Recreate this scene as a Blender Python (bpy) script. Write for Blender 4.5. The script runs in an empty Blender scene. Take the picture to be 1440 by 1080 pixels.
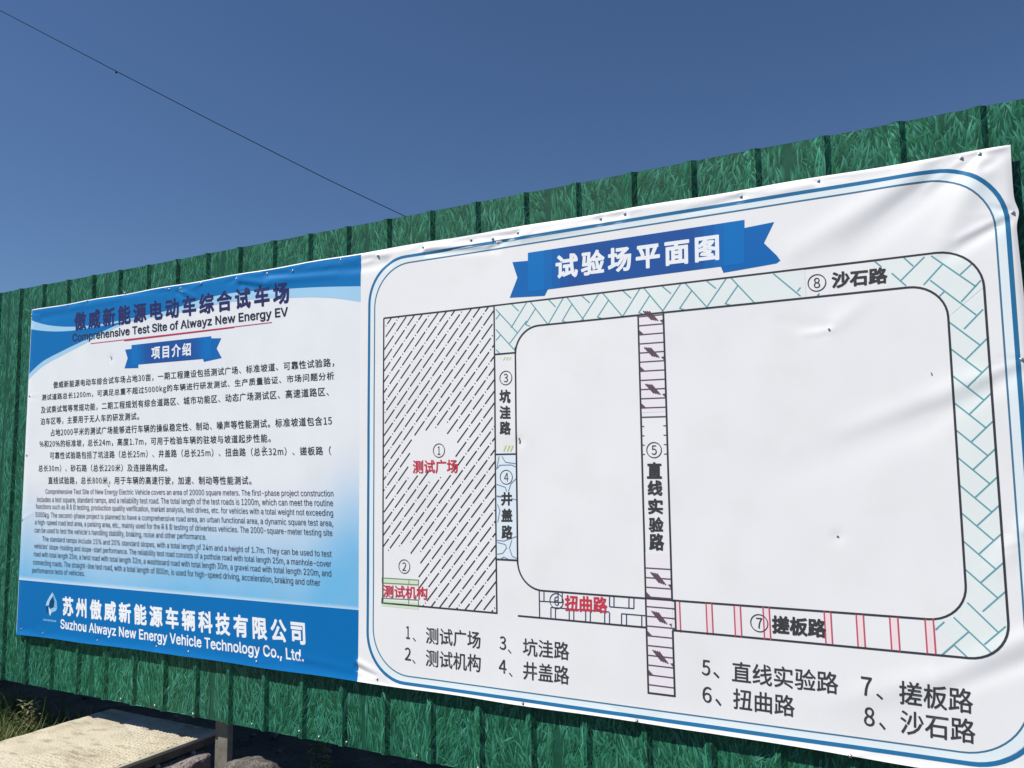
import bpy, bmesh, math, random, os
import numpy as np
from mathutils import Vector, Matrix, noise as mnoise

random.seed(7)
rng = np.random.default_rng(11)
SC = bpy.context.scene
COL = SC.collection

# ------------------------------------------------------------------ camera
# World: X along the fence (to the right), Y into the fence, Z up, ground at 0.
EYE = 1.6                      # eye height
CAMY = -3.0                    # the banner hangs in the plane y = 0
FPX, YAW, PITCH, ROLL = 1144.37, math.radians(-28.3676), math.radians(5.7686), math.radians(-0.66715)
_f = np.array([math.sin(YAW)*math.cos(PITCH), math.cos(YAW)*math.cos(PITCH), math.sin(PITCH)])
_r0 = np.array([math.cos(YAW), -math.sin(YAW), 0.0])
_u0 = np.cross(_r0, _f)
_r = math.cos(ROLL)*_r0 + math.sin(ROLL)*_u0
_u = -math.sin(ROLL)*_r0 + math.cos(ROLL)*_u0
cam_d = bpy.data.cameras.new('camera')
cam = bpy.data.objects.new('camera', cam_d)
COL.objects.link(cam)
cam_d.sensor_width = 36.0
cam_d.lens = 36.0*FPX/1440.0
cam_d.clip_start = 0.05
cam_d.clip_end = 3000
cam.matrix_world = Matrix(((_r[0], _u[0], -_f[0], 0.0), (_r[1], _u[1], -_f[1], CAMY), (_r[2], _u[2], -_f[2], EYE), (0, 0, 0, 1)))
SC.camera = cam

# ------------------------------------------------------------------ light
SUN = Vector((-0.40, -0.38, 0.78)).normalized()       # direction towards the sun
world = bpy.data.worlds.new('World')
SC.world = world
world.use_nodes = True
wn = world.node_tree
wn.nodes.clear()
sky = wn.nodes.new('ShaderNodeTexSky')
sky.sky_type = 'NISHITA'
sky.sun_disc = False
sky.sun_elevation = math.asin(SUN.z)
sky.sun_rotation = math.atan2(SUN.x, SUN.y)
sky.altitude = 0
sky.air_density = 1.0
sky.dust_density = 0.0
sky.ozone_density = 6.0
bg = wn.nodes.new('ShaderNodeBackground')
bg.inputs['Strength'].default_value = 0.05
wo = wn.nodes.new('ShaderNodeOutputWorld')
tint = wn.nodes.new('ShaderNodeMix')                  # the phone's cooler rendering of the clear sky
tint.data_type = 'RGBA'; tint.blend_type = 'MULTIPLY'
tint.inputs[0].default_value = 1.0
tint.inputs[7].default_value = (0.83, 0.90, 1.0, 1)
wn.links.new(sky.outputs[0], tint.inputs[6])
wn.links.new(tint.outputs[2], bg.inputs['Color'])
wn.links.new(bg.outputs[0], wo.inputs['Surface'])
sun_d = bpy.data.lights.new('sun', 'SUN')
sun_d.energy = 4.0
sun_d.angle = math.radians(0.53)
sun_d.color = (1.0, 0.955, 0.88)
sun = bpy.data.objects.new('sun', sun_d)
COL.objects.link(sun)
sun.rotation_euler = SUN.to_track_quat('Z', 'Y').to_euler()
sun.location = (0, -6, 12)
SC.view_settings.view_transform = 'Standard'
SC.view_settings.look = 'None'
SC.view_settings.exposure = 0.67
SC.view_settings.gamma = 1.0
SC.view_settings.use_curve_mapping = False

# ------------------------------------------------------------------ helpers
def lin(c):
    c = c/255.0
    return c/12.92 if c <= 0.04045 else ((c+0.055)/1.055)**2.4
def S(r, g, b):
    return (lin(r), lin(g), lin(b), 1.0)

def ray(px, py, yplane=0.0):
    c = np.array([(px-720.0)/FPX, -(py-540.0)/FPX, 1.0])
    d = c[0]*_r + c[1]*_u + c[2]*_f
    t = (yplane-CAMY)/d[1]
    return d*t + np.array([0, CAMY, EYE])
def P(px, py):
    """photo pixel -> (x, z) on the banner plane"""
    q = ray(px, py)
    return (float(q[0]), float(q[2]))
def G(px, py, z=0.0):
    c = np.array([(px-720.0)/FPX, -(py-540.0)/FPX, 1.0])
    d = c[0]*_r + c[1]*_u + c[2]*_f
    t = (z-EYE)/d[2]
    return Vector((d[0]*t, d[1]*t+CAMY, z))

def mat(name, color, rough=0.5, spec=0.4, metal=0.0):
    m = bpy.data.materials.new(name)
    m.use_nodes = True
    b = m.node_tree.nodes['Principled BSDF']
    b.inputs['Base Color'].default_value = color
    b.inputs['Roughness'].default_value = rough
    b.inputs['Specular IOR Level'].default_value = spec
    b.inputs['Metallic'].default_value = metal
    return m

def tag(o, label=None, cat=None, group=None, kind=None):
    if label: o['label'] = label
    if cat: o['category'] = cat
    if group: o['group'] = group
    if kind: o['kind'] = kind
    return o
def empty(name, loc):
    o = bpy.data.objects.new(name, None)
    COL.objects.link(o)
    o.location = loc
    o.empty_display_size = 0.2
    return o
def link(name, mesh, parent=None):
    """mesh in world coordinates, kept there when parented to an unrotated empty"""
    o = bpy.data.objects.new(name, mesh)
    COL.objects.link(o)
    if parent is not None:
        o.parent = parent
        o.matrix_parent_inverse = Matrix.Translation(-Vector(parent.location))
    return o
def from_bm(name, bm, mats, parent=None, smooth=False):
    me = bpy.data.meshes.new(name)
    bm.to_mesh(me)
    bm.free()
    for m in (mats if isinstance(mats, (list, tuple)) else [mats]):
        me.materials.append(m)
    if smooth:
        me.polygons.foreach_set('use_smooth', [True]*len(me.polygons))
    return link(name, me, parent)
def add_box(bm, x0, x1, y0, y1, z0, z1, mi=0):
    vs = [bm.verts.new(p) for p in ((x0,y0,z0),(x1,y0,z0),(x1,y1,z0),(x0,y1,z0),(x0,y0,z1),(x1,y0,z1),(x1,y1,z1),(x0,y1,z1))]
    for f in ((0,3,2,1),(4,5,6,7),(0,1,5,4),(1,2,6,5),(2,3,7,6),(3,0,4,7)):
        bm.faces.new([vs[i] for i in f]).material_index = mi
    return vs

# ------------------------------------------------------------------ ground
def noise_mat(name, stops, scale, rough=0.9, bump=0.3, bscale=60, detail=8):
    m = bpy.data.materials.new(name)
    m.use_nodes = True
    nt = m.node_tree
    b = nt.nodes['Principled BSDF']
    b.inputs['Roughness'].default_value = rough
    b.inputs['Specular IOR Level'].default_value = 0.2
    tc = nt.nodes.new('ShaderNodeTexCoord')
    n = nt.nodes.new('ShaderNodeTexNoise')
    n.inputs['Scale'].default_value = scale
    n.inputs['Detail'].default_value = detail
    n.inputs['Roughness'].default_value = 0.65
    cr = nt.nodes.new('ShaderNodeValToRGB')
    el = cr.color_ramp.elements
    el[0].position, el[0].color = stops[0]
    el[1].position, el[1].color = stops[-1]
    for p, c in stops[1:-1]:
        e = el.new(p); e.color = c
    nt.links.new(tc.outputs['Object'], n.inputs['Vector'])
    nt.links.new(n.outputs['Fac'], cr.inputs['Fac'])
    nt.links.new(cr.outputs['Color'], b.inputs['Base Color'])
    n2 = nt.nodes.new('ShaderNodeTexNoise')
    n2.inputs['Scale'].default_value = bscale
    n2.inputs['Detail'].default_value = 6
    bp = nt.nodes.new('ShaderNodeBump')
    bp.inputs['Strength'].default_value = bump
    bp.inputs['Distance'].default_value = 0.02
    nt.links.new(tc.outputs['Object'], n2.inputs['Vector'])
    nt.links.new(n2.outputs['Fac'], bp.inputs['Height'])
    nt.links.new(bp.outputs['Normal'], b.inputs['Normal'])
    return m
M_soil = noise_mat('dark_soil', [(0.3, (0.045,0.038,0.028,1)), (0.55, (0.085,0.072,0.052,1)), (0.75, (0.15,0.13,0.095,1))], 3.0, bump=0.8, bscale=40)

def prog(lo, hi, far, step):
    a = list(np.arange(lo, hi+1e-6, step))
    d = step
    x = hi
    up = []
    while x < far:
        d *= 1.5; x += d; up.append(x)
    d = step; x = lo; dn = []
    while x > -far:
        d *= 1.5; x -= d; dn.append(x)
    return dn[::-1] + a + up
gx, gy = prog(-9, 4, 900, 0.12), prog(-4, 3, 900, 0.12)
bm = bmesh.new()
rows = []
for y in gy:
    row = []
    for x in gx:
        near = math.exp(-((abs(x+3)/9)**4 + (abs(y)/5)**4))
        h = near*(0.018*math.sin(x*5.1+y*3.3)*math.sin(y*6.7-x*1.9) + random.uniform(-0.012, 0.012))
        row.append(bm.verts.new((x, y, h-0.012)))
    rows.append(row)
for j in range(len(gy)-1):
    for i in range(len(gx)-1):
        bm.faces.new((rows[j][i], rows[j][i+1], rows[j+1][i+1], rows[j+1][i]))
tag(from_bm('ground', bm, M_soil, smooth=True), kind='structure')

# ------------------------------------------------------------------ fence
YF = 0.026                    # flat pans of the sheeting
RIB0, PITCH_R = -5.202, 0.2425
RB, RT, RD = 0.027, 0.008, 0.0135
ZTOP, ZBOT = EYE+1.168, EYE-1.262
XL, XR = -11.5, 4.4
def prof(x):
    t = abs((x-RIB0+PITCH_R/2) % PITCH_R - PITCH_R/2)
    if t <= RT: return YF-RD
    if t >= RB: return YF
    return YF-RD*(RB-t)/(RB-RT)
def dent(x, z):
    return 0.0022*math.sin(x*2.3+1.0)*math.sin(z*2.9+x*0.7) + 0.0012*math.sin(x*7.1+z*3.7)

def attr_mat(name, rough, spec):
    m = bpy.data.materials.new(name)
    m.use_nodes = True
    nt = m.node_tree
    b = nt.nodes['Principled BSDF']
    b.inputs['Roughness'].default_value = rough
    b.inputs['Specular IOR Level'].default_value = spec
    a = nt.nodes.new('ShaderNodeVertexColor')
    a.layer_name = 'print'
    nt.links.new(a.outputs['Color'], b.inputs['Base Color'])
    return m
M_blade = attr_mat('printed_grass_blades', 0.5, 0.2)
M_green = noise_mat('printed_green_sheet', [(0.3, (0.007,0.060,0.037,1)), (0.5, (0.011,0.080,0.048,1)), (0.72, (0.020,0.110,0.066,1))], 9.0, rough=0.5, bump=0.0)
# stretch the print noise along the blades
M_galv = mat('galvanised_metal', (0.30,0.29,0.26,1), 0.45, 0.5, 0.6)
M_post = noise_mat('dusty_post_metal', [(0.3, (0.15,0.14,0.115,1)), (0.7, (0.26,0.24,0.20,1))], 14, rough=0.6, bump=0.1)
fence = empty('hoarding_fence', (XL, YF, 0))
tag(fence, 'green ribbed metal hoarding printed with grass blades, carrying the wide banner', 'fence')

PAL = [(0.022,0.165,0.095), (0.032,0.205,0.125), (0.046,0.250,0.160), (0.066,0.300,0.205), (0.014,0.115,0.066), (0.016,0.150,0.068), (0.028,0.185,0.088), (0.10,0.36,0.26)]
PW = [5, 5, 4, 2.0, 3.5, 3, 2.5, 0.5]
def add_blade(bm, lay, x, z, L, w, ang, bend, off, c):
    """one printed blade, laid out flat; y carries its tiny stand-off until it is draped on the ribs"""
    n = 4
    px, pz, a = x, z, ang
    prev = None
    for i in range(n+1):
        t = i/n
        ww = w*(0.65+0.7*t if t < 0.4 else 0.93*(1-t)/0.6+0.02)*0.5
        nx, nz = math.cos(a), -math.sin(a)
        zz = max(min(pz, ZTOP-0.001), ZBOT+0.001)
        l = bm.verts.new((px-nx*ww, -off, max(ZBOT+0.0005, min(zz-nz*ww, ZTOP-0.001))))
        r = bm.verts.new((px+nx*ww, -off, max(ZBOT+0.0005, min(zz+nz*ww, ZTOP-0.001))))
        if prev:
            f = bm.faces.new((prev[0], prev[1], r, l))
            f.material_index = 1
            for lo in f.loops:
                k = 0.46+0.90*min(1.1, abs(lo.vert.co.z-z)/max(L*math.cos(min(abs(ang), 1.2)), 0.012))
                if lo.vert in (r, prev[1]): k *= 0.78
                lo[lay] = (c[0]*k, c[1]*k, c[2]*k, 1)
        prev = (l, r)
        px += math.sin(a)*L/n; pz += math.cos(a)*L/n
        a += bend/n
def behind_banner(x, z):
    return -4.93 < x < 0.10 and EYE-0.86 < z < EYE+0.93

SHEET = 4*PITCH_R
x = RIB0-PITCH_R/2
while x > XL: x -= SHEET
sx = x
while sx < XR:
    ex = sx+SHEET
    bm = bmesh.new()
    lay = bm.loops.layers.float_color.new('print')
    mid = (sx+ex)/2
    dens = 4200 if -6 < mid < 1.2 else 1800
    nb = int(SHEET*(ZTOP-ZBOT)*dens)
    for _i in range(nb+nb//9):
        bx = random.uniform(sx+0.01, ex-0.01); bz = random.uniform(ZBOT-0.035, ZTOP-0.012)
        if behind_banner(bx, bz): continue
        L = random.uniform(0.040, 0.078); w = random.uniform(0.0062, 0.0115)
        if random.random() < 0.25: L *= 1.35
        ang = 0.9*mnoise.noise(Vector((bx*4.5, bz*4.5, 3.3)))+random.gauss(0, 0.27)
        if random.random() < 0.06: ang = random.choice((-1, 1))*random.uniform(0.9, 1.5)
        bend = random.gauss(0, 0.55)
        if not sx+0.016 < bx+math.sin(ang)*L < ex-0.016 or not sx+0.016 < bx+math.sin(ang+bend*0.5)*L < ex-0.016: ang *= 0.1; bend *= 0.1
        if not sx+0.012 < bx < ex-0.012: continue
        c = random.choices(PAL, PW)[0]
        if _i >= nb:                             # thin pale curved blades printed over the rest
            L *= 1.1; w = random.uniform(0.0025, 0.0045); bend *= 1.7; c = random.choice(((0.075,0.30,0.205), (0.10,0.35,0.25), (0.06,0.26,0.16)))
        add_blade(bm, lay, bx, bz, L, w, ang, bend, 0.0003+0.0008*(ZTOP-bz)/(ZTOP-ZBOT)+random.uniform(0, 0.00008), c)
    k0 = math.ceil((sx-RIB0)/PITCH_R-1e-6)
    for k in range(k0, k0+5):
        c = RIB0+k*PITCH_R
        for q in (c-RB, c-RT, c+RT, c+RB):
            if sx < q < ex: bmesh.ops.bisect_plane(bm, geom=bm.verts[:]+bm.edges[:]+bm.faces[:], plane_co=(q, 0, 0), plane_no=(1, 0, 0))
    for v in bm.verts: v.co.y += prof(v.co.x)+dent(v.co.x, v.co.z)
    xs = [sx]
    k0 = math.ceil((sx-RIB0)/PITCH_R-1e-6)
    for k in range(k0, k0+5):
        c = RIB0+k*PITCH_R
        for q in (c-PITCH_R/3, c-RB, c-RT, c, c+RT, c+RB, c+PITCH_R/3):
            if sx+1e-4 < q < ex-1e-4: xs.append(q)
    xs.append(ex)
    xs = sorted(set(round(q, 5) for q in xs))
    zs = np.linspace(ZBOT, ZTOP, 25)
    g = [[bm.verts.new((q, prof(q)+dent(q, z), z)) for q in xs] for z in zs]
    for j in range(len(zs)-1):
        for i in range(len(xs)-1):
            bm.faces.new((g[j][i], g[j][i+1], g[j+1][i+1], g[j+1][i]))
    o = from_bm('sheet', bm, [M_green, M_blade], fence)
    sx = ex
for z in (0.75, 1.6, 2.45):
    bm = bmesh.new()
    add_box(bm, XL, XR+0.3, YF+0.006, YF+0.046, z-0.025, z+0.025)
    from_bm('rail', bm, M_post, fence)
P0 = float(ray(301.5, 1035, YF+0.052)[0])+0.062         # the post seen through the gap
for px_ in (P0-7.32, P0-4.88, P0-2.44, P0, P0+2.44, P0+4.88, P0+7.32):
    bm = bmesh.new()                               # lipped channel post
    y0, y1 = YF+0.048, YF+0.083
    add_box(bm, px_-0.030, px_+0.036, y0, y0+0.004, -0.15, ZTOP-0.06)
    add_box(bm, px_-0.030, px_-0.026, y0+0.0041, y1, -0.15, ZTOP-0.06)
    add_box(bm, px_+0.032, px_+0.036, y0+0.0041, y1, -0.15, ZTOP-0.06)
    add_box(bm, px_-0.062, px_-0.036, y0+0.010, y0+0.014, -0.15, ZTOP-0.06)
    add_box(bm, px_-0.040, px_-0.036, y0+0.0141, y1, -0.15, ZTOP-0.06)
    from_bm('post', bm, M_post, fence)

# screws -----------------------------------------------------------------
def screw_mesh(name, m1):
    bm = bmesh.new()
    def ring(y, r, n=12): return [bm.verts.new((r*math.cos(2*math.pi*i/n), y, r*math.sin(2*math.pi*i/n))) for i in range(n)]
    prof_ = [(0.0, 0.0105), (-0.0016, 0.0105), (-0.0022, 0.0095), (-0.0024, 0.0058), (-0.0066, 0.0054), (-0.0078, 0.0040)]
    prev = None
    for y, r in prof_:
        cur = ring(y, r)
        if prev:
            for i in range(12): bm.faces.new((prev[i], prev[(i+1) % 12], cur[(i+1) % 12], cur[i]))
        prev = cur
    bm.faces.new(prev)
    me = bpy.data.meshes.new(name)
    bm.normal_update()
    bm.to_mesh(me); bm.free()
    me.materials.append(m1)
    return me
M_zinc = mat('zinc_screw', (0.55,0.55,0.55,1), 0.35, 0.5, 0.9)
screw_me = screw_mesh('screw', M_zinc)
def put_screw(x, y, z, parent, s=1.0):
    o = bpy.data.objects.new('screw', screw_me)
    COL.objects.link(o)
    o.parent = parent
    o.location = Vector((x, y, z))-Vector(parent.location)
    o.scale = (s, s, s)
for (px, py) in ((2,950),(71,962),(170,983),(218,993.5),(275,1003),(355,1018),(424,1027),(449,1041),(488,1045),(587,1063),(675,1078)):
    q = ray(px, py, YF)
    put_screw(q[0], prof(q[0])-0.001, max(q[2], ZBOT+0.02), fence, 0.6)

# ------------------------------------------------------------------ banner
BX0, BX1, BZ0, BZ1 = -5.045, 0.222, EYE-0.958, EYE+1.016
SEAM = -2.428
SCREWS = [(44,443),(95,429),(123,423),(175,412),(238,407),(254,406),(283,399),(333,392.5),(375,385),(412,381),(479,366),(532,360),(595,348),(662,337.5),(693,336),(728,327.5),(844.5,308),(879,301),(1042,276.5),(1151,254.6),(1352,222.4),(1378,216.5),
          (1424.4,299),(1437,505.7),(1452,760),
          (41.5,557),(37.6,640.4),(30.8,730.5),(30,884.5),(61,890.5),(137.5,900.5),(220,909),(266,916),(362,930),(531,954.4),(736,989),(896.5,1013),(1196,1062)]
FASTEN = [(1166,464),(1178,755),(157,504),(372,632),(153.5,684),(731,621)]
FOLDS = []                      # (x0,z0,x1,z1, amplitude towards the viewer, sigma)
def fold(a, b, amp, sig):
    (x0, z0), (x1, z1) = P(*a), P(*b)
    FOLDS.append((x0, z0, x1, z1, amp, sig))
# diagonal tension folds at the upper right corner
fold((1340,232),(1205,345), -0.0080, 0.036)
fold((1290,248),(1120,352), 0.0058, 0.032)
fold((1378,240),(1330,330), 0.0060, 0.030)
fold((1352,224),(1300,268), 0.0045, 0.010)
fold((1378,217),(1320,262), -0.0040, 0.009)
fold((1378,217),(1424,200), 0.0040, 0.010)
fold((1385,235),(1415,215), -0.0035, 0.012)
fold((1424,299),(1350,335), 0.0048, 0.010)
fold((1424,301),(1330,362), -0.0050, 0.016)
fold((1424,299),(1395,292), -0.004, 0.008)
fold((1437,507),(1375,535), 0.0036, 0.017)
fold((1375,535),(1190,605), 0.0032, 0.026)
fold((1430,520),(1290,600), -0.0034, 0.024)
fold((1300,590),(1120,660), -0.0030, 0.040)
fold((1445,895),(1320,955), 0.0030, 0.020)
fold((1445,930),(1340,970), -0.0028, 0.018)
fold((1310,955),(1180,985), 0.0030, 0.030)
fold((1445,740),(1400,800), 0.003, 0.02)
# folds along the top hem
fold((597,350),(690,345), 0.0050, 0.011)
fold((600,356),(700,352), -0.0050, 0.010)
fold((690,350),(728,329), -0.0050, 0.007)
fold((700,341),(745,326), 0.0042, 0.008)
fold((728,328),(640,341), -0.0030, 0.006)
fold((735,334),(850,314), 0.0035, 0.014)
fold((845,309),(960,290), -0.0030, 0.012)
fold((880,303),(1040,278), 0.0026, 0.016)
fold((1042,278),(960,300), -0.0024, 0.010)
fold((1151,256),(1050,280), 0.0022, 0.010)
fold((1151,256),(1250,243), -0.0022, 0.012)
fold((532,362),(505,366), -0.0038, 0.008)
fold((545,368),(480,384), -0.0045, 0.016)
fold((540,352),(595,344), -0.003, 0.007)
fold((375,386),(505,376), -0.0052, 0.014)
fold((380,394),(505,384), 0.0040, 0.014)
fold((334,394),(400,402), 0.0045, 0.010)
fold((340,400),(395,410), -0.0040, 0.011)
fold((412,382),(480,372), 0.0030, 0.010)
fold((254,408),(275,418), 0.0045, 0.008)
fold((250,411),(268,424), -0.0045, 0.008)
fold((60,447),(100,440), -0.0040, 0.016)
fold((176,413),(235,410), -0.0025, 0.010)
fold((100,434),(170,421), 0.0024, 0.010)
# lower hem
fold((501,938),(530,953), -0.0055, 0.007)
fold((503,930),(540,950), 0.0045, 0.009)
fold((420,925),(500,942), 0.0030, 0.012)
fold((360,915),(470,940), -0.0026, 0.014)
fold((36,460),(46,462), 0.003, 0.01)
fold((1168,464),(1130,470), 0.0022, 0.010)
fold((1166,463),(1215,425), 0.0022, 0.022)
fold((1160,462),(1100,452), -0.0018, 0.02)
FOLDS = np.array(FOLDS)
SXZ = np.array([P(*s) for s in SCREWS])
FXZ = np.array([P(*s) for s in FASTEN])
_rf = []
rs = random.Random(3)
for (x, z) in SXZ:
    for _ in range(5):
        a = rs.uniform(-0.6, 0.6)+(math.pi if rs.random() < 0.5 else 0)
        L = rs.uniform(0.05, 0.16)
        _rf.append((x, z, x+math.cos(a)*L, z+math.sin(a)*L*0.6, rs.choice((-1, 1))*rs.uniform(0.0007, 0.0017), rs.uniform(0.005, 0.010)))
FOLDS = np.vstack([FOLDS, np.array(_rf)])

def W(x, z):
    """how far the vinyl stands out towards the viewer at (x, z)"""
    x = np.asarray(x, float); z = np.asarray(z, float)
    w = np.full(x.shape, 0.0015)
    w += 0.0022*np.sin(x*3.1+z*1.4+0.5)*np.cos(z*1.9-x*0.8)
    w += 0.0007*np.sin(x*9.0-z*4.0)*np.sin(z*7.0+x*2.2+1)
    w += 0.00025*np.sin(x*21.0+z*9.0)*np.sin(z*17.0-x*6.0)
    for (x0, z0, x1, z1, a, s) in FOLDS:
        dx, dz = x1-x0, z1-z0
        L2 = dx*dx+dz*dz
        t = ((x-x0)*dx+(z-z0)*dz)/L2
        tc = np.clip(t, 0, 1)
        d2 = (x-x0-tc*dx)**2+(z-z0-tc*dz)**2
        taper = 0.35+0.65*np.clip(1-tc, 0, 1)
        w += a*taper*np.exp(-d2/(2*s*s))
    for (x0, z0) in SXZ:
        d2 = (x-x0)**2+(z-z0)**2
        w -= 0.0013*np.exp(-d2/(2*0.013**2))
    for (x0, z0) in FXZ:
        d2 = (x-x0)**2+(z-z0)**2
        w -= 0.0016*np.exp(-d2/(2*0.016**2))
    # hems: the upper edge rolls back, the lower edge kicks out
    zt = BZ1+edge_top(x)
    w -= 0.006*np.exp(-(zt-z)/0.004)
    zb = BZ0+edge_bot(x)
    w += 0.006*np.exp(-np.clip(z-zb, 0, None)/0.020)
    w -= 0.010*np.exp(-(x-BX0)/0.012) + 0.006*np.exp(-np.clip(BX1+edge_right(z)-x, 0, None)/0.010)
    d = w+0.003
    return -0.003+0.5*(d+np.sqrt(d*d+0.002**2))
def edge_top(x):
    return -0.003*np.cos((np.asarray(x)+5.04)/5.27*2*math.pi*1.0)*1.0 + 0.0018*np.sin(np.asarray(x)*11.0)
def edge_bot(x):
    x = np.asarray(x, float)
    t = (x-BX0)/(BX1-BX0)
    return -0.014*np.clip(1-t/0.25, 0, 1) - 0.020*np.clip((t-0.8)/0.2, 0, 1) + 0.0015*np.sin(x*9.0)
def edge_right(z):
    z = np.asarray(z, float)
    return 0.004*np.sin(z*7.0) + 0.010*np.exp(-((z-P(1424, 299)[1])/0.03)**2) - 0.002
def drape(co, off):
    """put (n,3) points (x, ., z) on the vinyl, off metres proud of it"""
    co[:, 1] = -W(co[:, 0], co[:, 2]) - off
    return co

banner = empty('banner', (SEAM, 0.0, BZ0))
tag(banner, 'long vinyl banner on the green fence, blue text panel left, white road plan right', 'banner')

# vinyl sheet
def vinyl_mat():
    m = bpy.data.materials.new('printed_vinyl')
    m.use_nodes = True
    nt = m.node_tree
    L = nt.links.new
    b = nt.nodes['Principled BSDF']
    b.inputs['Roughness'].default_value = 0.5
    b.inputs['Specular IOR Level'].default_value = 0.3
    tc = nt.nodes.new('ShaderNodeTexCoord')
    sp = nt.nodes.new('ShaderNodeSeparateXYZ')
    L(tc.outputs['Object'], sp.inputs[0])
    def mr(src, a, b_, c, d, smooth=True):
        n = nt.nodes.new('ShaderNodeMapRange')
        n.interpolation_type = 'SMOOTHSTEP' if smooth else 'LINEAR'
        n.inputs['From Min'].default_value = a; n.inputs['From Max'].default_value = b_
        n.inputs['To Min'].default_value = c; n.inputs['To Max'].default_value = d
        L(src, n.inputs['Value'])
        return n.outputs[0]
    def math_(op, a, b_):
        n = nt.nodes.new('ShaderNodeMath'); n.operation = op; n.use_clamp = True
        for i, v in enumerate((a, b_)):
            if isinstance(v, (int, float)): n.inputs[i].default_value = v
            else: L(v, n.inputs[i])
        return n.outputs[0]
    def mix(fac, a, b_):
        n = nt.nodes.new('ShaderNodeMix'); n.data_type = 'RGBA'
        L(fac, n.inputs[0])
        for i, v in ((6, a), (7, b_)):
            if isinstance(v, tuple): n.inputs[i].default_value = v
            else: L(v, n.inputs[i])
        return n.outputs[2]
    no = nt.nodes.new('ShaderNodeTexNoise'); no.inputs['Scale'].default_value = 1.3; no.inputs['Detail'].default_value = 3
    L(tc.outputs['Object'], no.inputs['Vector'])
    X, Z = sp.outputs['X'], sp.outputs['Z']
    # printed sky-blue wash of the left panel, designed darker towards the footer band
    zz = nt.nodes.new('ShaderNodeMath'); zz.operation = 'MULTIPLY_ADD'
    L(no.outputs['Fac'], zz.inputs[0]); zz.inputs[1].default_value = 0.35; L(Z, zz.inputs[2])
    xr = mr(X, -2.85, -2.44, 0.0, 0.22)
    z2 = nt.nodes.new('ShaderNodeMath'); z2.operation = 'SUBTRACT'; L(zz.outputs[0], z2.inputs[0]); L(xr, z2.inputs[1])
    wash = mr(z2.outputs[0], EYE+0.18, EYE-0.58, 0.0, 1.0)
    left = mr(X, SEAM-0.0005, SEAM+0.0005, 1.0, 0.0, False)
    strip = mr(Z, EYE-0.652, EYE-0.622, 0.0, 1.0)      # pale line above the footer band
    c1 = mix(wash, S(233,236,241), S(112,186,231))
    c2 = mix(strip, S(205,226,240), c1)
    c3 = mix(left, S(238,239,241), c2)
    # faint dust
    n2 = nt.nodes.new('ShaderNodeTexNoise'); n2.inputs['Scale'].default_value = 5; n2.inputs['Detail'].default_value = 8
    L(tc.outputs['Object'], n2.inputs['Vector'])
    du = mr(n2.outputs['Fac'], 0.45, 0.8, 0.0, 0.10)
    c4 = mix(du, c3, S(190,185,172))
    L(c4, b.inputs['Base Color'])
    return m
M_vinyl = vinyl_mat()
NX, NZ = 740, 276
ss = np.linspace(0, 1, NX+1)
tt = np.concatenate([[0, 0.002, 0.005, 0.009], np.linspace(0.014, 0.992, NZ-8), [0.9945, 0.9965, 0.998, 0.999, 1.0]])
TS, SS = np.meshgrid(tt, ss, indexing='ij')
bxs = BX0+SS*(BX1-BX0)
zb_, zt_ = BZ0+edge_bot(bxs), BZ1+edge_top(bxs)
bzs = zb_+TS*(zt_-zb_)
bxs = bxs + edge_right(bzs)*np.clip((SS-0.97)/0.03, 0, 1)
co = np.stack([bxs.ravel(), np.zeros(bxs.size), bzs.ravel()], 1)
drape(co, 0.0)
nzr, nxr = bxs.shape
idx = np.arange(nzr*nxr).reshape(nzr, nxr)
faces = np.stack([idx[:-1, :-1], idx[:-1, 1:], idx[1:, 1:], idx[1:, :-1]], -1).reshape(-1, 4)
me = bpy.data.meshes.new('vinyl_sheet')
me.from_pydata(co.tolist(), [], faces.tolist())
me.polygons.foreach_set('use_smooth', [True]*len(me.polygons))
me.materials.append(M_vinyl)
link('vinyl_sheet', me, banner)

for (x, z) in SXZ:
    if x < BX1 and z > BZ0-0.02:
        put_screw(x, -float(W(x, z))-0.0004, z, banner, 0.6)

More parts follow.
